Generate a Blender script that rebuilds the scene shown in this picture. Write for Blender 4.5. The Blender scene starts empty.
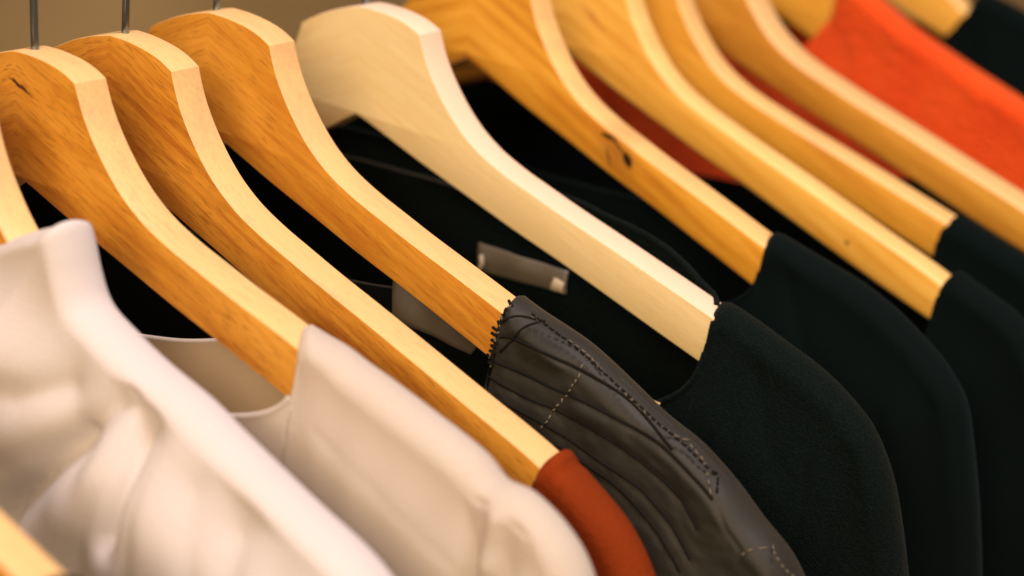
import bpy, bmesh, math, random
from mathutils import Vector, Matrix, noise
random.seed(7)
S = 0.001                      # everything below is measured in millimetres
scene = bpy.context.scene
COL = scene.collection

# ------------------------------------------------------------------ camera
CAM = Vector((497.34, -446.08, 151.90)); YAW, PITCH, ROLL = 0.64292, 0.33098, 0.07244
h = Vector((-math.sin(YAW)*math.cos(PITCH), math.cos(YAW)*math.cos(PITCH), -math.sin(PITCH)))
r0 = Vector((math.cos(YAW), math.sin(YAW), 0)); u0_ = r0.cross(h)
rr = math.cos(ROLL)*r0 + math.sin(ROLL)*u0_
uu = -math.sin(ROLL)*r0 + math.cos(ROLL)*u0_
cd = bpy.data.cameras.new("camera"); cam = bpy.data.objects.new("camera", cd); COL.objects.link(cam)
cam.matrix_world = Matrix(((rr.x, uu.x, -h.x, CAM.x*S), (rr.y, uu.y, -h.y, CAM.y*S), (rr.z, uu.z, -h.z, CAM.z*S), (0, 0, 0, 1)))
cd.sensor_width = 36; cd.lens = 36*2166.8/1024; cd.clip_start = 0.02; cd.clip_end = 50
cd.dof.use_dof = True; cd.dof.focus_distance = 0.668; cd.dof.aperture_fstop = 6.3
scene.camera = cam

# ------------------------------------------------------------------ world and lamps
w = bpy.data.worlds.new("World"); scene.world = w; w.use_nodes = True
bg = w.node_tree.nodes["Background"]; bg.inputs[0].default_value = (1.0, 0.62, 0.34, 1); bg.inputs[1].default_value = 0.26

def area(name, loc, target, size, energy, color):
    l = bpy.data.lights.new(name, 'AREA'); l.shape = 'DISK'; l.size = size; l.energy = energy; l.color = color
    o = bpy.data.objects.new(name, l); COL.objects.link(o); o.location = loc
    o.rotation_euler = (Vector(target)-Vector(loc)).to_track_quat('-Z', 'Y').to_euler()
area("ceiling_lamp", (0.50, 0.0, 1.28), (0.1, 0.05, -0.08), 0.6, 20, (1.0, 0.88, 0.88))
area("front_fill", (1.05, -1.85, 1.05), (0.1, 0.1, -0.1), 1.2, 52, (1.0, 0.72, 0.44))  # unseen warm fill, added to light the hanger faces
scene.view_settings.view_transform = 'Standard'; scene.view_settings.look = 'None'
scene.view_settings.exposure = 0.0; scene.view_settings.gamma = 1.0

# ------------------------------------------------------------------ node helpers
def new_mat(name):
    m = bpy.data.materials.new(name); m.use_nodes = True
    nt = m.node_tree; return m, nt, nt.nodes["Principled BSDF"]
def N(nt, t, **kw):
    n = nt.nodes.new(t)
    for k, v in kw.items(): setattr(n, k, v)
    return n
def L(nt, a, b): nt.links.new(a, b)
def math_n(nt, op, a, b=None, clamp=False):
    n = N(nt, 'ShaderNodeMath', operation=op); n.use_clamp = clamp
    for i, v in enumerate((a, b)):
        if v is None: continue
        if isinstance(v, (int, float)): n.inputs[i].default_value = v
        else: L(nt, v, n.inputs[i])
    return n.outputs[0]
def mix(nt, fac, a, b, mode='MIX'):
    n = N(nt, 'ShaderNodeMix', data_type='RGBA', blend_type=mode)
    for i, v in ((0, fac), (6, a), (7, b)):
        if isinstance(v, (int, float)): n.inputs[i].default_value = v
        elif isinstance(v, tuple): n.inputs[i].default_value = (*v, 1)
        else: L(nt, v, n.inputs[i])
    return n.outputs[2]
def ramp(nt, fac, stops):
    n = N(nt, 'ShaderNodeValToRGB'); cr = n.color_ramp
    while len(cr.elements) < len(stops): cr.elements.new(0.5)
    for e, (p, c) in zip(cr.elements, stops): e.position = p; e.color = (*c, 1)
    L(nt, fac, n.inputs[0]); return n.outputs[0]

def wood(name, light, mid, dark, kind='beech', seed=0.0, marks=(), angle=24, fleck=0.5, rough=0.5):
    """varnished wood; the grain mirrors about the joint in the middle of the hanger"""
    m, nt, p = new_mat(name)
    tc = N(nt, 'ShaderNodeTexCoord'); sx = N(nt, 'ShaderNodeSeparateXYZ'); L(nt, tc.outputs['Object'], sx.inputs[0])
    ax = math_n(nt, 'ABSOLUTE', sx.outputs[0])
    cx = N(nt, 'ShaderNodeCombineXYZ'); L(nt, ax, cx.inputs[0]); L(nt, sx.outputs[1], cx.inputs[1]); L(nt, sx.outputs[2], cx.inputs[2])
    rot = N(nt, 'ShaderNodeMapping'); rot.inputs['Rotation'].default_value = (0, math.radians(-angle), 0)
    rot.inputs['Location'].default_value = (seed, seed*1.7, seed*0.6)
    L(nt, cx.outputs[0], rot.inputs[0])
    def tex(scale, detail, sc, dist=0.0, rough_=0.55):
        mp = N(nt, 'ShaderNodeMapping'); mp.inputs['Scale'].default_value = sc; L(nt, rot.outputs[0], mp.inputs[0])
        t = N(nt, 'ShaderNodeTexNoise'); t.inputs['Scale'].default_value = scale; t.inputs['Detail'].default_value = detail
        t.inputs['Distortion'].default_value = dist; t.inputs['Roughness'].default_value = rough_
        L(nt, mp.outputs[0], t.inputs['Vector']); return t.outputs['Fac']
    broad = tex(55, 3, (0.22, 1, 1), 0.6)
    fine = tex(420, 4, (0.07, 1, 1))
    if kind == 'pine':
        mp = N(nt, 'ShaderNodeMapping'); mp.inputs['Scale'].default_value = (0.1, 1, 1); L(nt, rot.outputs[0], mp.inputs[0])
        wv = N(nt, 'ShaderNodeTexWave', wave_type='BANDS', bands_direction='Z'); wv.inputs['Scale'].default_value = 48
        wv.inputs['Distortion'].default_value = 3.2; wv.inputs['Detail'].default_value = 2.5; wv.inputs['Detail Scale'].default_value = 0.7
        L(nt, mp.outputs[0], wv.inputs['Vector'])
        base = math_n(nt, 'ADD', math_n(nt, 'MULTIPLY', wv.outputs['Fac'], 0.2), math_n(nt, 'MULTIPLY', broad, 0.8))
    else: base = broad
    comb = math_n(nt, 'ADD', math_n(nt, 'MULTIPLY', base, 0.55), math_n(nt, 'MULTIPLY', fine, 0.45))
    c = ramp(nt, comb, [(0.36, dark), (0.50, mid), (0.64, light)])
    # short dark pores along the grain
    pore = tex(1100, 2, (0.10, 1, 1)); pf = ramp(nt, pore, [(0.60, (0, 0, 0)), (0.70, (1, 1, 1))])
    c = mix(nt, math_n(nt, 'MULTIPLY', pf, fleck), c, tuple(v*0.42 for v in dark))
    # long thin flecks, patchy
    fl2 = tex(1350, 1, (0.12, 1, 1)); patch = tex(60, 2, (0.5, 1, 1))
    f2 = math_n(nt, 'MULTIPLY', ramp(nt, fl2, [(0.56, (0, 0, 0)), (0.66, (1, 1, 1))]), ramp(nt, patch, [(0.35, (0.25, 0.25, 0.25)), (0.62, (1, 1, 1))]))
    c = mix(nt, math_n(nt, 'MULTIPLY', f2, min(1, fleck*1.1)), c, tuple(v*0.55 for v in dark))
    for (x, z, rx, rz, ang, col, soft) in marks:      # knots and cracks, mm in the hanger's own plane
        mp = N(nt, 'ShaderNodeMapping', vector_type='TEXTURE'); mp.inputs['Location'].default_value = (x*S, 0, z*S)
        mp.inputs['Rotation'].default_value = (0, math.radians(ang), 0); mp.inputs['Scale'].default_value = (rx*S, 40*S, rz*S)
        nz = N(nt, 'ShaderNodeTexNoise'); nz.inputs['Scale'].default_value = 330; L(nt, tc.outputs['Object'], nz.inputs['Vector'])
        off = N(nt, 'ShaderNodeVectorMath', operation='MULTIPLY_ADD'); L(nt, nz.outputs['Color'], off.inputs[0])
        off.inputs[1].default_value = (0.0022, 0, 0.0022); L(nt, tc.outputs['Object'], off.inputs[2])
        L(nt, off.outputs[0], mp.inputs[0])
        ln = N(nt, 'ShaderNodeVectorMath', operation='LENGTH'); L(nt, mp.outputs[0], ln.inputs[0])
        f = math_n(nt, 'DIVIDE', math_n(nt, 'SUBTRACT', 1.0, ln.outputs['Value']), soft, True)
        c = mix(nt, f, c, col)
    L(nt, c, p.inputs['Base Color'])
    p.inputs['Roughness'].default_value = rough; p.inputs['Specular IOR Level'].default_value = 0.45
    p.inputs['Coat Weight'].default_value = 0.08; p.inputs['Coat Roughness'].default_value = 0.4
    b = N(nt, 'ShaderNodeBump'); b.inputs['Strength'].default_value = 0.25; b.inputs['Distance'].default_value = 0.0003
    L(nt, math_n(nt, 'ADD', fine, math_n(nt, 'MULTIPLY', pore, -0.6)), b.inputs['Height']); L(nt, b.outputs[0], p.inputs['Normal'])
    return m

def lit_edge_tone(c, k, pale=(0.88, 0.67, 0.38)):
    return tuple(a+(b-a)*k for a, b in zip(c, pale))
WOODS = {}
M = {}
def lit_edge_wood(name, light, mid, dark, *a, k=0.56, pale=(0.88, 0.67, 0.38), **kw):
    """face wood, and a paler edge copy with the top light put into its colour"""
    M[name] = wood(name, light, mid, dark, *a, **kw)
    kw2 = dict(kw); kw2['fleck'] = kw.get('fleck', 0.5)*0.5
    M[name+'_edge'] = wood(name+'_edge', lit_edge_tone(light, k, pale), lit_edge_tone(mid, k, pale), lit_edge_tone(dark, k, pale), *a, **kw2)  # edge copy paled: bright light from above is painted into its colour

def cloth(name, col, col2=None, sheen=0.2, weave=2200, strength=0.35, rough=0.9, sheen_tint=(1, 1, 1), melange=0.0, spec=0.2, inside=None, dist=0.0004, trans=0.0):
    m, nt, p = new_mat(name)
    tc = N(nt, 'ShaderNodeTexCoord')
    t = N(nt, 'ShaderNodeTexNoise'); t.inputs['Scale'].default_value = weave; t.inputs['Detail'].default_value = 2; L(nt, tc.outputs['Object'], t.inputs['Vector'])
    t2 = N(nt, 'ShaderNodeTexNoise'); t2.inputs['Scale'].default_value = 45; t2.inputs['Detail'].default_value = 4; L(nt, tc.outputs['Object'], t2.inputs['Vector'])
    c = mix(nt, t2.outputs['Fac'], col, col2 or tuple(v*0.85 for v in col))
    if melange: c = mix(nt, math_n(nt, 'MULTIPLY', ramp(nt, t.outputs['Fac'], [(0.42, (0, 0, 0)), (0.66, (1, 1, 1))]), melange), c, tuple(min(1, v*2.2+0.004) for v in col))
    if inside:
        g = N(nt, 'ShaderNodeNewGeometry'); c = mix(nt, g.outputs['Backfacing'], c, inside)
    L(nt, c, p.inputs['Base Color']); p.inputs['Roughness'].default_value = rough
    p.inputs['Specular IOR Level'].default_value = spec
    p.inputs['Sheen Weight'].default_value = sheen; p.inputs['Sheen Roughness'].default_value = 0.45; p.inputs['Sheen Tint'].default_value = (*sheen_tint, 1)
    b = N(nt, 'ShaderNodeBump'); b.inputs['Strength'].default_value = strength; b.inputs['Distance'].default_value = dist
    L(nt, t.outputs['Fac'], b.inputs['Height']); L(nt, b.outputs[0], p.inputs['Normal'])
    if trans:                                             # thin cloth lets some light through
        tr = N(nt, 'ShaderNodeBsdfTranslucent'); L(nt, c, tr.inputs['Color']); mx = N(nt, 'ShaderNodeMixShader'); mx.inputs[0].default_value = trans
        out = [n for n in nt.nodes if n.type == 'OUTPUT_MATERIAL'][0]
        L(nt, p.outputs[0], mx.inputs[1]); L(nt, tr.outputs[0], mx.inputs[2]); L(nt, mx.outputs[0], out.inputs['Surface'])
    return m

lit_edge_wood('beech_a', (0.80, 0.395, 0.056), (0.70, 0.325, 0.035), (0.51, 0.185, 0.016), seed=0.0, marks=((3.5, -9.3, 6.5, 0.9, 22, (0.10, 0.03, 0.01), 0.5),))
lit_edge_wood('beech_b', (0.80, 0.39, 0.054), (0.70, 0.32, 0.035), (0.48, 0.17, 0.015), seed=0.37, fleck=0.42)
lit_edge_wood('beech_c', (0.81, 0.40, 0.056), (0.71, 0.33, 0.036), (0.57, 0.205, 0.02), seed=0.81, fleck=0.35)
lit_edge_wood('maple', (0.9, 0.74, 0.42), (0.88, 0.71, 0.38), (0.83, 0.64, 0.31), k=0.85, pale=(0.90, 0.66, 0.52), seed=1.3, fleck=0.10)
lit_edge_wood('pine_a', (0.88, 0.47, 0.06), (0.80, 0.375, 0.034), (0.62, 0.25, 0.02), 'pine', k=0.5, seed=1.9, fleck=0.12,
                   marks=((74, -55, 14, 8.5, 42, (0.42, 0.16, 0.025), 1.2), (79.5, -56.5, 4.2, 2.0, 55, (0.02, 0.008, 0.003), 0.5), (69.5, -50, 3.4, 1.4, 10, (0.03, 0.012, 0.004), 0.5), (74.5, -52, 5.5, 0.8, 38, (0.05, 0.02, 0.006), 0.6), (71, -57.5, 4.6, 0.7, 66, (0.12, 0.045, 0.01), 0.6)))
lit_edge_wood('pine_b', (0.92, 0.56, 0.12), (0.87, 0.49, 0.085), (0.78, 0.39, 0.05), 'pine', k=0.42, seed=2.6, fleck=0.06,
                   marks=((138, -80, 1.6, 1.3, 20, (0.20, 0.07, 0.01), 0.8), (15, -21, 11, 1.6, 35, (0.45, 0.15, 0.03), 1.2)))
lit_edge_wood('beech_d', (0.78, 0.42, 0.06), (0.72, 0.36, 0.04), (0.62, 0.28, 0.03), k=0.45, seed=3.3, fleck=0.1)
lit_edge_wood('beech_e', (0.7, 0.36, 0.05), (0.62, 0.29, 0.035), (0.52, 0.22, 0.025), k=0.5, seed=4.1, fleck=0.1)

m, nt, p = new_mat('steel'); p.inputs['Base Color'].default_value = (0.26, 0.34, 0.43, 1); p.inputs['Metallic'].default_value = 1; p.inputs['Roughness'].default_value = 0.22; M['steel'] = m
m, nt, p = new_mat('rail_steel'); p.inputs['Base Color'].default_value = (0.35, 0.33, 0.31, 1); p.inputs['Metallic'].default_value = 1; p.inputs['Roughness'].default_value = 0.35; M['rail'] = m
m, nt, p = new_mat('wall_paint')
tc = N(nt, 'ShaderNodeTexCoord'); t = N(nt, 'ShaderNodeTexNoise'); t.inputs['Scale'].default_value = 1.6; t.inputs['Detail'].default_value = 2; L(nt, tc.outputs['Object'], t.inputs['Vector'])
L(nt, ramp(nt, t.outputs['Fac'], [(0.35, (0.22, 0.165, 0.078)), (0.65, (0.50, 0.38, 0.20))]), p.inputs['Base Color']); p.inputs['Roughness'].default_value = 0.8; M['wall'] = m

BLK = (0.0005, 0.0034, 0.0038)
M['white'] = cloth('white_jersey', (0.64, 0.605, 0.63), (0.60, 0.57, 0.58), sheen=0.1, weave=1500, strength=0.5)
M['cream'] = cloth('cream_knit', (0.79, 0.74, 0.70), (0.75, 0.70, 0.65), sheen=0.15, weave=1500, strength=0.5, trans=0.4)
M['rust'] = cloth('rust_knit', (0.25, 0.038, 0.006), (0.15, 0.023, 0.005), sheen=0.03, spec=0.05, weave=700, strength=0.9, sheen_tint=(1, 0.4, 0.2))
M['jacket'] = cloth('jacket_cloth', (0.026, 0.025, 0.019), (0.009, 0.0105, 0.0095), sheen=0.05, weave=1600, strength=0.2, rough=0.6, spec=0.35, inside=(0.004, 0.006, 0.005))
M['thread_and_shade'] = cloth('dark_thread_and_shade', (0.006, 0.006, 0.005), sheen=0, strength=0.1)  # dark thread, also used for the painted pleat shade
M['thread_light'] = cloth('pale_thread', (0.15, 0.13, 0.095), sheen=0, strength=0.1)
M['wool'] = cloth('black_wool', BLK, BLK, sheen=0.03, weave=1300, strength=0.8, sheen_tint=(0.8, 0.9, 0.85), melange=0.4, spec=0.1, dist=0.0006)
M['jersey'] = cloth('black_jersey', BLK, BLK, sheen=0.025, strength=0.5, sheen_tint=(0.4, 0.8, 1.0), spec=0.1)
M['black'] = cloth('black_cotton', (0.0005, 0.0040, 0.0044), None, sheen=0.02, strength=0.3, spec=0.08)
M['red'] = cloth('red_fleece', (0.95, 0.11, 0.010), (0.82, 0.045, 0.006), sheen=0.5, weave=900, strength=1.0, sheen_tint=(1, 0.35, 0.12), dist=0.003)
M['lining_black'] = cloth('black_lining', (0.0016, 0.0045, 0.004), sheen=0.0, rough=0.5, strength=0.1)
M['lining_tan'] = cloth('tan_lining', (0.97, 0.86, 0.66), sheen=0.0, strength=0.2, trans=0.6)
M['tag_card'] = cloth('tag_card', (0.60, 0.42, 0.20), sheen=0.0, strength=0.1)
M['tape'] = cloth('grey_tape', (0.035, 0.035, 0.03), sheen=0.0, strength=0.2)
M['label'] = cloth('satin_label', (0.19, 0.17, 0.13), (0.09, 0.08, 0.065), sheen=0.1, rough=0.4, spec=0.5, strength=0.1)
M['label_pale'] = cloth('pale_label', (0.62, 0.52, 0.40), None, sheen=0.1, rough=0.5, strength=0.1)

# ------------------------------------------------------------------ object helpers
def link(name, me, mat, parent=None, smooth=True):
    o = bpy.data.objects.new(name, me); COL.objects.link(o)
    if mat: me.materials.append(mat)
    if smooth:
        for f in me.polygons: f.use_smooth = True
    if parent: o.parent = parent
    return o
def root(name, label, cat, pose, group=None):
    y, yaw, z, x, roll = pose
    o = bpy.data.objects.new(name, None); COL.objects.link(o); o.empty_display_size = 0.02
    o.matrix_world = Matrix.Translation((x*S, y*S, z*S)) @ Matrix.Rotation(math.radians(yaw), 4, 'Z') @ Matrix.Rotation(-math.radians(roll), 4, 'Y')
    o['label'] = label; o['category'] = cat
    if group: o['group'] = group
    return o
def tube(pts, r, n=10, closed_ends=True):
    bm = bmesh.new(); rings = []; P = [Vector(p) for p in pts]
    ref = Vector((0.13, 0.97, 0.21))
    for i, q in enumerate(P):
        t = (P[min(i+1, len(P)-1)]-P[max(i-1, 0)]).normalized()
        a = t.cross(ref).normalized(); b = t.cross(a).normalized()
        rings.append([bm.verts.new((q+a*r*math.cos(2*math.pi*k/n)+b*r*math.sin(2*math.pi*k/n))*S) for k in range(n)])
    for A, B in zip(rings, rings[1:]):
        for k in range(n): bm.faces.new((A[k], A[(k+1) % n], B[(k+1) % n], B[k]))
    if closed_ends: bm.faces.new(rings[0][::-1]); bm.faces.new(rings[-1])
    bmesh.ops.recalc_face_normals(bm, faces=bm.faces)
    me = bpy.data.meshes.new('tube'); bm.to_mesh(me); bm.free(); return me
def crom(pts, step=1.2):
    """Catmull-Rom through 2-D points"""
    out = []
    P = [pts[0]]+list(pts)+[pts[-1]]
    for i in range(1, len(P)-2):
        a, b, c, d = P[i-1], P[i], P[i+1], P[i+2]
        n = max(1, int(math.dist(b, c)/step))
        for k in range(n):
            t = k/n
            out.append(tuple(0.5*((2*b[j])+(-a[j]+c[j])*t+(2*a[j]-5*b[j]+4*c[j]-d[j])*t*t+(-a[j]+3*b[j]-3*c[j]+d[j])*t**3) for j in (0, 1)))
    out.append(tuple(pts[-1])); return out

def sstep(x, a, b):
    t = max(0, min(1, (x-a)/(b-a))); return t*t*(3-2*t)

# ------------------------------------------------------------------ hangers
TOP1 = [(0, 0), (6, -0.1), (12, -0.7), (18, -1.8), (23, -3.4), (27.3, -5.6)]
TOP2 = [(27.3, -5.6), (28.6, -9.6), (31, -15.2), (34.2, -20.7), (38.2, -26.3), (43, -31.9), (49, -37.4), (57, -42.7), (67, -47.3),
        (77, -51.0), (90, -55.7), (105, -60.7), (120, -65.8), (135, -71), (150, -76.2), (165, -81.3), (176, -85.6), (186, -91), (192, -96), (194.5, -101)]
UND = [(0, -38.6), (6, -40.6), (15, -44.2), (30, -50.2), (50, -57.6), (70, -65), (90, -71.8), (110, -79), (130, -86.3), (150, -93.4), (168, -99.5), (182, -103.8), (191, -105), (194.5, -101)]
def hanger_mesh(t=12.0, bev=0.7, dz=0.0, sag=0.0):
    right = crom(TOP1, 1.5)+crom(TOP2, 1.5)[1:]
    und = crom(UND, 2.5)[::-1][1:]
    R_ = [(x, z+dz*min(1, max(0, (x-28)/30))+sag*(x/150)**2) for x, z in right+und]
    def left(x, z):            # the left shoulder of the head is sanded lower and rounder
        w = sstep(50-x, 0, 20)*(1 if z > -45 else 0)
        return (-(x-0.9*w*sstep(x, 18, 28)), z-w*min(0.22*x, 4.6))
    poly = R_+[left(x, z) for x, z in R_[::-1][1:-1]]
    bm = bmesh.new()
    f = [bm.verts.new((x*S, 0, z*S)) for x, z in poly]
    b = [bm.verts.new((x*S, t*S, z*S)) for x, z in poly]
    bm.faces.new(f); bm.faces.new(b[::-1])
    n = len(poly)
    for i in range(n):
        bm.faces.new((f[i], b[i], b[(i+1) % n], f[(i+1) % n]))
    bmesh.ops.recalc_face_normals(bm, faces=bm.faces)
    edges = [e for e in bm.edges if abs(e.verts[0].co.y-e.verts[1].co.y) < 1e-9]
    bmesh.ops.bevel(bm, geom=edges, offset=bev*S, segments=3, profile=0.5, affect='EDGES')
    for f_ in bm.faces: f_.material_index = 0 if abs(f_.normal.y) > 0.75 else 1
    for e in bm.edges:
        if len(e.link_faces) == 2: e.smooth = e.calc_face_angle(0) < math.radians(28)
    me = bpy.data.meshes.new('hanger'); bm.to_mesh(me); bm.free(); return me

HG = 'wooden hangers hanging in a row on the rail'
HANG = [  # pose: y, yaw, z, x, roll ; thickness ; material ; bevel ; label
    ('m', (-160, 0, 0, 0, 0), 12, 'beech_a', 1.0, 'nearest pale-edged wooden hanger, only its blurred arm tip showing at the lower left corner'),
    ('0', (-75.64, -2.53, -1.5, 0.6, -1.6), 12, 'beech_b', 1.4, 'orange wooden hanger cut by the left edge, holding the white top'),
    ('1', (-35.93, -0.34, -0.5, -0.4, 2.2), 12, 'beech_a', 0.5, 'orange beech hanger with a short dark crack by its hook, holding the cream sweater'),
    ('2', (3.5, 1.32, -1.3, -2.3, -1.7), 12, 'beech_b', 0.5, 'orange flecked beech hanger whose arm ends in the rust red knit'),
    ('3', (44.35, 1.51, 1.2, -0.9, -0.9), 12, 'beech_c', 0.5, 'orange beech hanger whose arm ends in the grey striped jacket'),
    ('4', (113.23, 1.89, -4.3, 3.2, 0.8), 12, 'maple', 0.5, 'palest cream coloured wooden hanger with a flat broad top'),
    ('5', (182.24, -0.21, 4.4, -1.6, -2.1), 12, 'pine_a', 2.0, 'golden pine hanger with a dark knot on its arm'),
    ('6', (236.54, 1.03, 1.3, 2.3, -1.6), 12, 'pine_b', 2.6, 'bright golden hanger with a tiny round brown spot near its tip'),
    ('7', (272.2, 2.67, -3.2, 0.9, 0.7), 12, 'beech_d', 2.6, 'slim darker hanger tucked close behind the one with the tiny brown spot'),
    ('8', (319.8, -2.4, 2.3, -0.4, 1.4), 15, 'beech_e', 2.6, 'brown wooden hanger running off the right edge in front of the orange red fleece'),
    ('9', (392, 0, 0, 0, 0), 12, 'beech_d', 1.8, 'blurred wooden hanger holding the orange red fleece'),
    ('10', (472, 0, 4, 1.5, 0), 12, 'pine_b', 1.8, 'farthest blurred hanger at the top right, behind the orange red fleece'),
]
POSE = {}
RAIL_Z = 78.0
for key, pose, t, mt, bev, label in HANG:
    POSE[key] = pose
    r = root('clothes_hanger', label, 'hanger', pose, HG)
    body = link('hanger_body', hanger_mesh(t, bev, 0), M[mt], r)
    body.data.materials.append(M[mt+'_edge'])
    # hook: straight shank then three quarters of a turn round the rail
    zc = RAIL_Z-pose[2]+2.0; R_ = 17.0
    hx = {'1': 2.6, '3': -2.0, '4': -2.0, '2': 0.6}.get(key, 0)
    pts = [(0, t/2, z) for z in (-14, -6, 0, 8, 16, 26)]+[(0.6, t/2, zc-R_-14), (2.5, t/2, zc-R_-9)]
    pts += [(R_*math.cos(a), t/2, zc+R_*math.sin(a)) for a in [math.radians(-72+i*12) for i in range(23)]]
    link('hook', tube(pts, 1.25, 12), M['steel'], r).location.x = hx*S
# the rail the hooks sit on (just above the frame)
ra = link('clothes_rail', tube([(0, y, RAIL_Z+2.0+17-1.3-12.6) for y in (-330, -100, 200, 640)], 12.5, 24), M['rail'])
ra['label'] = 'round steel rail the wooden hangers hang from'; ra['category'] = 'rail'

# ------------------------------------------------------------------ garments
import numpy as np
def seg_dist(px, pz, poly):
    P = np.asarray(poly, float); A = P[:-1]; D = P[1:]-A; l2 = (D**2).sum(1)+1e-12
    if np.ndim(px) == 0:
        t = np.clip(((px-A[:, 0])*D[:, 0]+(pz-A[:, 1])*D[:, 1])/l2, 0, 1)
        return math.sqrt(((px-A[:, 0]-t*D[:, 0])**2+(pz-A[:, 1]-t*D[:, 1])**2).min())
    best = np.full(np.shape(px), 1e18)
    for (ax, az), (dx, dz), l in zip(A, D, l2):
        t = np.clip(((px-ax)*dx+(pz-az)*dz)/l, 0, 1)
        best = np.minimum(best, (px-ax-t*dx)**2+(pz-az-t*dz)**2)
    return np.sqrt(best)
def vstep(x, a, b):
    t = np.clip((x-a)/(b-a), 0, 1); return t*t*(3-2*t)

class Garment:
    def __init__(s, ridge, Hm=16, edge=8.5, erad=6.0, wide=45, neck_f=(40, 0.5), neck_b=(20, 1.0), wrinkle=1.0, seed=0,
                 lines=(), line_depth=1.3, line_w=2.0, folds=(), bottom=-430, yc=6.0, Hf=None, skew=0.0, grain=0.0, step=2.4, rows=64, crease=0.0):
        s.skew = skew; s.Hf = Hf; s.rows = rows; s.crease = crease; s.ridge = crom(ridge, step)
        lx, lz = ridge[-1]; px, pz = ridge[-2]
        s.sil = s.ridge+[p for p in crom([ridge[-1], (lx+(lx-px)*0.5+2, lz-30), (lx+(lx-px)*0.5+6, lz-110), (lx+12, bottom)], 9)][1:]
        s.u0 = ridge[0][0]; s.z0 = ridge[0][1]; s.Hm = Hm; s.edge = edge; s.erad = erad; s.wide = wide
        s.nf = neck_f; s.nb = neck_b; s.wr = wrinkle; s.seed = seed; s.lines = lines; s.ld = line_depth; s.lw = line_w
        s.folds = folds; s.bottom = bottom; s.yc = yc; s.grain = grain
    def ys(s, X, Z, back=0):
        """depth of the cloth at arrays of points in the hanger's plane"""
        d = seg_dist(np.abs(X), Z, s.sil)
        Hh = s.edge*np.sqrt(np.clip(1-(1-np.minimum(d/s.erad, 1))**2, 0, None))+((s.Hf if s.Hf and not back else s.Hm)-s.edge)*vstep(d, s.erad*0.6, s.wide)
        n = np.array([noise.noise(Vector((x*0.028+s.seed*3.1, z*0.009+s.seed, back*7.7)))*2.6+noise.noise(Vector((x*0.07+s.seed, z*0.022, 3+back*5)))*1.1
                      for x, z in zip(X.ravel(), Z.ravel())]).reshape(X.shape)
        v = n*s.wr*vstep(d, 2, 22)
        if s.grain: v = v+vstep(d, 1.5, 9)*np.array([noise.noise(Vector((x*0.3, z*0.3, s.seed)))*s.grain+noise.noise(Vector((x*0.9, z*0.9, s.seed)))*s.grain*0.5 for x, z in zip(X.ravel(), Z.ravel())]).reshape(X.shape)
        if not back:
            for (pl, depth, wd) in s.folds: v = v+vstep(d, 1, 7)*depth*(np.exp(-(seg_dist(X, Z, pl)/wd)**2) if depth < 0 else np.exp(-(np.sqrt((seg_dist(X, Z, pl)/wd)**2+0.04)-0.2)))
            if s.lines:
                dn = np.minimum.reduce([seg_dist(X, Z, pl) for pl in s.lines])
                v = v+s.ld*np.exp(-(dn/s.lw)**2)
                if s.crease: v = v+s.crease*np.array([noise.noise(Vector((x*0.09+z*0.05, z*0.17-x*0.04, 8)))*1.4+0.75*noise.noise(Vector((x*0.22+z*0.18, z*0.3-x*0.1, 4)))+0.3*noise.noise(Vector((x*0.5+z*0.3, z*0.6, 6))) for x, z in zip(X.ravel(), Z.ravel())]).reshape(X.shape)*vstep(d, 1, 10)
        yy = s.yc-Hh+v if not back else s.yc+Hh-v*0.6
        inside = (Z > -112) & (np.abs(X) < 200) & (d > 4.5)     # cloth never sinks into the wooden arm
        return np.where(inside, np.minimum(yy, -1.9) if not back else np.maximum(yy, 13.9), yy)
    def y(s, x, z, back=0):
        return float(s.ys(np.array([float(x)]), np.array([float(z)]), back)[0])
    def neck(s, u, spec):
        dr, pw = spec; return s.z0-dr*(1-(u/s.u0)**2)**pw
    def sheet(s, back, rows, ncen):
        A = s.sil; n = len(A); xe = A[-1][0]
        cols = []
        for side in (-1, 1):
            cc = []
            for i, (x, z) in enumerate(A):
                if side < 0 and i % 2 and 0 < i < n-1 and False: continue
                f = i/(n-1); bx = s.u0*0.92+(xe-s.u0*0.92)*f**0.9
                cc.append(((side*x, z), (side*bx, s.bottom if i < n-1 else s.bottom-0.5)))
            cols.append(cc)
        cen = []
        for k in range(1, ncen):
            u = s.u0*math.sin(math.pi*(k/ncen-0.5)); zt = s.neck(u, s.nb if back else s.nf)
            cen.append(((u, zt), (u*0.92, s.bottom)))
        allc = cols[0][::-1]+cen+cols[1]
        T = (np.arange(rows+1)/rows)**2.1
        top = np.array([c[0] for c in allc]); bot = np.array([c[1] for c in allc])
        X = top[:, :1]+(bot[:, :1]-top[:, :1])*T; Z = top[:, 1:]+(bot[:, 1:]-top[:, 1:])*T
        Y = s.ys(X, Z, back)
        # the neck edge crosses the top of the arm at a slant
        X = X+np.sign(X)*s.skew*np.clip(s.yc-Y, -9, 9)*np.exp(-((np.abs(X)-s.u0)/16)**2)
        return np.stack([X, Y, Z], -1)
    def mesh(s, ncen=40):
        rows = s.rows; bm = bmesh.new(); fr = []
        for back in (0, 1):
            g = s.sheet(back, rows, ncen)
            V = [[bm.verts.new((float(x)*S, float(y)*S, float(z)*S)) for x, y, z in c] for c in g]
            for a, b in zip(V, V[1:]):
                for k in range(rows):
                    q = (a[k], a[k+1], b[k+1], b[k]) if back == 0 else (a[k], b[k], b[k+1], a[k+1])
                    bm.faces.new(q)
        bmesh.ops.remove_doubles(bm, verts=bm.verts, dist=0.00003)
        me = bpy.data.meshes.new('garment'); bm.to_mesh(me); bm.free(); return me

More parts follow.
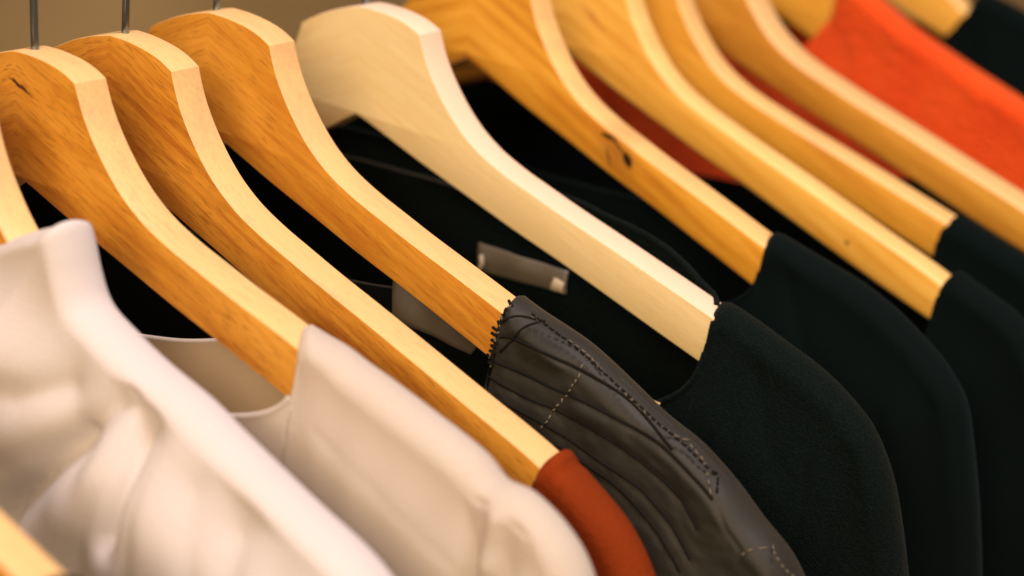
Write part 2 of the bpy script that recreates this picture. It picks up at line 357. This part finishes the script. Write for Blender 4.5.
def garment(name, label, cat, key, mat, g, group=None, thick=1.3, part='shell', lining=None):
    r = root(name, label, cat, POSE[key], group)
    o = link(part, g.mesh(), M[mat], r)
    md = o.modifiers.new('cloth', 'SOLIDIFY'); md.thickness = thick*S; md.offset = -1
    if lining: o.data.materials.append(M[lining]); md.material_offset = 1; md.material_offset_rim = 0
    return r, o
def on_front(g, pl, lift=0.3, step=1.5, n=8):
    return [(x, g.y(x, z)-lift, z) for x, z in crom(pl, step)]
def multi_dash(g, pl, length, gap, rad, lift, name, mat, parent, jitter=0.0, across=0.0):
    bm = bmesh.new(); pts = crom(pl, 0.5); acc = 0; i = 0
    while i < len(pts)-2:
        j = i; l = 0
        while j < len(pts)-1 and l < length: l += math.dist(pts[j], pts[j+1]); j += 1
        (x0, z0), (x1, z1) = pts[i], pts[j]
        tx, tz = (x1-x0), (z1-z0); ll = math.hypot(tx, tz) or 1; nx, nz = -tz/ll, tx/ll
        a = random.uniform(-jitter, jitter); b = random.uniform(-jitter, jitter)
        if across: x1, z1 = x0+nx*across+tx*0.3, z0+nz*across+tz*0.3
        P = [(x0+nx*a, g.y(x0, z0)-lift, z0+nz*a), (x1+nx*b, g.y(x1, z1)-lift, z1+nz*b)]
        P.insert(1, tuple((P[0][k]+P[1][k])/2-(0.2 if k == 1 else 0) for k in range(3)))
        tm = tube(P, rad, 6); bm.from_mesh(tm); bpy.data.meshes.remove(tm)
        while j < len(pts)-1 and l < length+gap: l += math.dist(pts[j], pts[j+1]); j += 1
        i = j
    me = bpy.data.meshes.new(name); bm.to_mesh(me); bm.free(); return link(name, me, M[mat], parent)

# nearest hanger's dark garment (a sliver in the corner)
g = Garment([(153, -79), (155, -75.5), (162, -76.5), (180, -83), (196, -92), (210, -110), (222, -140)], Hm=11, neck_f=(60, .25), neck_b=(50, .8), seed=1)
garment('dark_top', 'dark cloth just showing past the nearest hanger tip in the lower left corner', 'shirt', 'm', 'black', g)

# A white top
gA = Garment([(33, -49), (37, -41), (46, -36.5), (56, -31.5), (62, -29), (67.5, -26), (70.5, -32), (73.5, -40), (78, -47), (88, -51.5), (101, -56), (119, -60.5), (131, -65), (141, -68.5), (160, -75), (179, -81), (192, -88), (206, -98), (222, -118), (234, -150)],
             Hm=16, Hf=24, edge=9, erad=4.5, wide=44, neck_f=(75, .6), neck_b=(60, .8), step=1.6, rows=90, wrinkle=0.8, seed=2, yc=6,
             folds=(([(10, -68), (60, -66), (86, -70), (120, -83), (160, -98), (200, -120)], -6, 14), ([(92, -78), (80, -92), (68, -106), (58, -125)], 12, 4.5), ([(113, -68), (114, -80), (113, -98)], 8, 2.2), ([(104, -62), (98, -72), (94, -84)], 3.5, 4),
                    ([(150, -85), (158, -110), (160, -150)], 5, 9), ([(84, -66), (70, -72), (50, -74)], 6, 7), ([(100, -84), (92, -110), (88, -150)], -2, 8), ([(112, -66), (104, -100), (98, -150)], 1.8, 3), ([(118, -70), (122, -100), (124, -150)], 1.6, 3), ([(106, -62), (88, -80), (60, -96)], 1.8, 3), ([(134, -78), (146, -104), (152, -150)], 1.5, 4), ([(168, -92), (180, -120), (184, -160)], 1.5, 4)))
garment('white_top', 'white soft top with deep creases in the left foreground', 'shirt', '0', 'white', gA)

# B cream sweater
gB = Garment([(113.0, -62), (116, -60.6), (122, -62), (128, -63.5), (134, -66), (146, -70), (159, -74.5), (169, -78), (177, -81.5), (183, -86), (187, -86.5), (193, -87.5), (203, -93), (211, -101), (216, -112), (221, -132)],
             Hm=14, skew=0.75, wide=26, step=1.3, rows=110, neck_f=(34, .22), neck_b=(27, 1.0), wrinkle=0.7, seed=3,
             folds=(([(184, -80), (184, -90), (184, -110), (183, -150)], 4.0, 2.4), ([(196, -95), (195, -108), (192, -130)], 3.5, 4), ([(190, -92), (189, -105)], -3.0, 3.5), ([(126, -84), (150, -93), (176, -106), (184, -112)], 0.35, 0.9), ([(190, -100), (178, -120), (170, -150)], 1.0, 3)))
rB, oB = garment('cream_sweater', 'cream knit sweater with a wide neckline in front of the rust red knit', 'sweater', '1', 'cream', gB, lining='lining_tan')
# neckline hem, a thin rolled rim along the front opening
pts = []
for k in range(0, 61):
    u = gB.u0*math.sin(math.pi*(k/60-0.5))*0.985; z = gB.neck(u, gB.nf); pts.append((u+0.75*max(-9, min(9, gB.yc-gB.y(u, z)))*math.exp(-((abs(u)-gB.u0)/16)**2)*(1 if u > 0 else -1), gB.y(u, z)+0.5, z))
link('neck_rim', tube(pts, 1.1, 8), M['cream'], rB)
pts = []
for k in range(0, 61):
    u = gB.u0*math.sin(math.pi*(k/60-0.5))*0.97; z = gB.neck(u, gB.nb); pts.append((u, gB.y(u, z, 1)-0.5, z))
link('neck_rim', tube(pts, 0.9, 8), M['cream'], rB)

# C rust knit
gC = Garment([(177.5, -83.5), (179.5, -81.5), (181.5, -82), (183, -85), (185, -85.6), (189, -88), (195, -91.5), (202, -96.5), (209, -104), (215, -114), (219, -128)],
             Hm=13, wide=40, step=1.2, rows=100, neck_f=(110, .28), neck_b=(110, .4), wrinkle=0.5, seed=4,
             folds=(([(182.5, -84), (180, -92), (178, -102)], 2.2, 1.1), ([(186, -87), (183, -96), (181, -106)], 1.8, 1.1), ([(190, -92), (187, -104)], 1.0, 1.3)))
rC, _ = garment('rust_knit', 'rust red knit shoulder between the cream sweater and the grey jacket', 'sweater', '2', 'rust', gC)

# D jacket
DR = [(125.5, -67), (127, -64.2), (130, -65), (136, -67), (153, -72), (169, -79.5), (182, -86), (195, -91), (208, -99), (218, -107), (230, -116), (240, -130)]
DL = [[(127.1, -71.0), (129.9, -68.5), (133.1, -67.5), (139.7, -68.2)],
      [(129.7, -78.9), (133.2, -74.1), (136.0, -69.8), (138.9, -68.1)],
      [(128.5, -74.8), (132.4, -73.7), (143.5, -74.3), (157.5, -76.9), (170.8, -81.4), (182.3, -87.2), (191.4, -91.8)],
      [(127.9, -82.4), (145.3, -83.8), (166.9, -86.3), (187.7, -91.2), (200.8, -97.9), (207.1, -102.1)],
      [(127, -87.5), (139.5, -89.4), (153.8, -90.7), (171.7, -94.2), (186.4, -99.0), (197.5, -104.8), (204.4, -111.9)],
      [(129, -92.5), (148.1, -95.3), (166.3, -100.4), (184.5, -105.7), (196.0, -112.9), (204.1, -121.2)],
      [(138, -97), (160.0, -102.1), (178.2, -107.6), (191.8, -115.7), (202.0, -125.4)],
      [(193.1, -90.1), (202.5, -95.3), (207.8, -102.0), (213.0, -109.2), (218.8, -114.0)]]
DSEAM = [(137.9, -65.3), (149.6, -70.0), (163.0, -75.7), (178.0, -81.6), (193.1, -90.1), (201.4, -95.2), (207.1, -102.1)]
DCROSS = [(157.5, -73.6), (157.2, -81.3), (152.1, -90.6), (148.8, -98.2)]
DCROSS2 = [(219.5, -114.7), (224.5, -112.1), (237.4, -114.8)]
gD = Garment(DR, Hm=17, edge=9, skew=0.2, wide=50, neck_f=(95, .33), neck_b=(20, .9), wrinkle=0.6, seed=5, lines=DL, line_depth=0.45, line_w=0.9, step=1.0, rows=130, crease=0.32,
             folds=(([(138, -72), (150, -76)], -1.2, 3), ([(160, -88), (175, -92)], -1.0, 3)))
rD, oD = garment('striped_jacket', 'dark grey pin tucked jacket with rough stitched seams', 'jacket', '3', 'jacket', gD, lining='lining_black')
for pl in DL[:7]: link('pleat_shade', tube(on_front(gD, pl, 0.22, 0.8), 0.5, 8), M['thread_and_shade'], rD)  # dark tubes standing in for the shadow lines of the pleats
multi_dash(gD, DSEAM, 1.1, 0.9, 0.32, 0.2, 'stitching', 'thread_light', rD, 0.12)
multi_dash(gD, [(x+1.0, z+0.9) for x, z in DSEAM], 1.2, 0.9, 0.4, 0.2, 'stitching', 'thread_and_shade', rD, 0.15)
multi_dash(gD, DCROSS, 0.8, 1.0, 0.28, 0.3, 'stitching', 'thread_light', rD, 0.5)
multi_dash(gD, DCROSS2, 1.0, 0.9, 0.3, 0.3, 'stitching', 'thread_light', rD, 0.4)
multi_dash(gD, [(127.2, -64.6), (126.4, -68), (126, -74), (125.4, -84)], 1.1, 0.5, 0.5, 0.4, 'neck_stitching', 'thread_and_shade', rD, 0.7, across=2.2)
multi_dash(gD, [(128.5, -65.2), (128, -70), (127.3, -77), (126.6, -85)], 0.7, 1.6, 0.3, 0.5, 'neck_stitching', 'thread_light', rD, 0.8)

def patch(name, corners, y, mat, parent, nx=24, nz=10, wav=1.2, seed=0):
    """thin cloth patch inside a garment; corners: TL TR BR BL in mm"""
    bm = bmesh.new(); V = []
    for i in range(nx+1):
        row = []
        for j in range(nz+1):
            a, b = i/nx, j/nz
            x = (1-a)*(1-b)*corners[0][0]+a*(1-b)*corners[1][0]+a*b*corners[2][0]+(1-a)*b*corners[3][0]
            z = (1-a)*(1-b)*corners[0][1]+a*(1-b)*corners[1][1]+a*b*corners[2][1]+(1-a)*b*corners[3][1]
            yy = y+wav*noise.noise(Vector((x*0.09+seed, z*0.05, seed)))+0.8*math.sin(b*math.pi)*-1
            row.append(bm.verts.new((x*S, yy*S, z*S)))
        V.append(row)
    for A, B in zip(V, V[1:]):
        for j in range(nz): bm.faces.new((A[j], A[j+1], B[j+1], B[j]))
    me = bpy.data.meshes.new(name); bm.to_mesh(me); bm.free()
    o = link(name, me, M[mat], parent); md = o.modifiers.new('t', 'SOLIDIFY'); md.thickness = 0.0004; return o
patch('neck_label', [(71, -70), (112, -82), (103, -93.5), (72, -89.5)], 17, 'label', rD, wav=2.5, seed=4)

# E..H black knits
HW = dict(wrinkle=1.1)
gE = Garment([(149, -76), (151, -73.2), (154, -73), (164, -76.5), (176, -81.5), (187, -86), (198, -92.5), (208, -101), (216, -114), (221, -128), (226, -147)], Hm=17, neck_f=(50, .25), skew=0.35, neck_b=(0, 1), seed=6, step=1.6, rows=90, folds=(([(197, -94), (193, -112), (192, -160)], 1.3, 1.0), ([(170, -90), (178, -108), (186, -120)], 1.2, 3), ([(206, -108), (203, -130), (202, -160)], 1.2, 3)), **HW)
gE.nb = (-24, .8)
rE, oE = garment('black_sweater', 'black wool sweater on the palest hanger, nearest of the black knits', 'sweater', '4', 'wool', gE)
pts = []
for k in range(4, 57):
    u = gE.u0*math.sin(math.pi*(k/60-0.5)); z = gE.neck(u, gE.nb)-10; pts.append((u, gE.y(u, z, 1)-2.0, z))
link('neck_tape', tube(pts, 0.6, 6), M['tape'], rE)
patch('neck_label', [(43, -80.5), (82, -82), (82, -90.5), (44, -91)], 19, 'label', rE, wav=0.9, seed=9)
link('label_loop', tube([(46, 17, -84), (47, 16.4, -87), (45, 16.4, -91)], 0.8, 8), M['label_pale'], rE)

gF = Garment([(137, -72), (139, -69.4), (144, -69.5), (156, -72.5), (173, -76.5), (188, -82), (200, -88.5), (211, -96), (220, -106), (225, -119), (231, -139), (236, -160)], Hm=17, neck_f=(40, .25), skew=0.45, neck_b=(10, .9), seed=7, step=1.8, rows=80, folds=(([(200, -90), (196, -110), (195, -165)], 1.2, 1.0), ([(150, -82), (166, -104), (180, -120)], 1.2, 4), ([(212, -108), (209, -135), (208, -165)], 1.2, 3.5)), **HW)
rF, _ = garment('black_sweater', 'black fine knit sweater on the hanger with the dark knot', 'sweater', '5', 'jersey', gF)
gG = Garment([(177, -84), (179, -81.5), (185, -84), (195, -87.5), (205, -92), (215, -101), (224, -118), (230, -145)], Hm=14, neck_f=(70, .28), neck_b=(40, .9), seed=8, **HW)
rG, _ = garment('black_shirt', 'black shirt on the hanger with the tiny brown spot, second black garment from the edge', 'shirt', '6', 'jersey', gG)
gH = Garment([(153, -79), (156, -76), (168, -80), (180, -84.5), (193, -89), (206, -96), (216, -108), (224, -130)], Hm=13, neck_f=(75, .3), neck_b=(10, .6), seed=9, **HW)
rH, _ = garment('black_shirt', 'black shirt on the slim darker hanger at the right edge', 'shirt', '7', 'black', gH)
gI = Garment([(178, -86), (181, -83), (190, -87), (202, -94), (214, -106), (224, -130)], Hm=13, neck_f=(90, .3), neck_b=(25, 6), seed=10, **HW)
garment('black_shirt', 'black shirt under the brown hanger that runs off the right edge', 'shirt', '8', 'black', gI)
gJ = Garment([(33, -38), (37, -20), (45, -21), (56, -27), (73, -35.5), (99, -46), (126, -56), (150, -66), (176, -77), (196, -88), (210, -104), (222, -135)], Hm=16, edge=10, neck_f=(22, .6), neck_b=(12, .9), wrinkle=0.8, seed=11, step=1.6, rows=100, grain=0.65)
garment('red_fleece', 'fuzzy orange red fleece at the top right', 'sweater', '9', 'red', gJ)
gK = Garment([(58, -44), (62, -35), (70, -35), (90, -41), (120, -52), (150, -66), (176, -79), (196, -92), (212, -110), (222, -140)], Hm=16, neck_f=(30, .6), neck_b=(15, .9), seed=12, **HW)
garment('black_coat', 'black garment on the farthest hanger in the top right corner', 'coat', '10', 'black', gK)

for root_, g_, mt_, rad in ((rE, gE, 'wool', 1.2), (rF, gF, 'jersey', 1.0), (rG, gG, 'jersey', 1.0), (rH, gH, 'black', 1.0), (rC, gC, 'rust', 1.1)):
    for bk in (0, 1):                                     # folded hem round the neck opening
        pts = []
        for k in range(0, 91):
            u = g_.u0*math.sin(math.pi*(k/90-0.5))*0.9985; z = g_.neck(u, g_.nb if bk else g_.nf)
            pts.append((u+(1 if u > 0 else -1)*g_.skew*max(-9, min(9, g_.yc-g_.y(u, z, bk)))*math.exp(-((abs(u)-g_.u0)/16)**2), g_.y(u, z, bk)+(-0.5 if bk else 0.5)+0.5*noise.noise(Vector((u*0.3, z*0.3, 1))), z))
        link('neck_rim', tube(pts, rad, 8), M[mt_], root_)
tg = root('paper_tag', 'tiny pale corner of a tag peeking out behind the striped jacket shoulder', 'tag', POSE['4'])
patch('tag_card', [(135.5, -105.6), (141.2, -105.9), (140.6, -108.4), (136.6, -107.9)], gE.y(138, -107)-1.6, 'tag_card', tg, 6, 4, 0.2, 2)
patch('label_end', [(77.5, -85), (81.5, -86), (81.3, -90.2), (76, -90)], 18.0, 'label_pale', rE, 6, 6, 0.8, 3)

# ------------------------------------------------------------------ background: wall and floor, far out of focus
def plane(name, pts, mat):
    me = bpy.data.meshes.new(name); me.from_pydata(pts, [], [(0, 1, 2, 3)]); o = link(name, me, mat, None, False); o['kind'] = 'structure'; return o
c = Vector((-0.73, 0.68, 0))*2.2; tdir = Vector((0.68, 0.73, 0))*3.5
plane('wall', [c-tdir+Vector((0, 0, -1.4)), c+tdir+Vector((0, 0, -1.4)), c+tdir+Vector((0, 0, 1.6)), c-tdir+Vector((0, 0, 1.6))], M['wall'])
plane('floor', [(-5, -4, -1.4), (5, -4, -1.4), (5, 6, -1.4), (-5, 6, -1.4)], M['wall'])
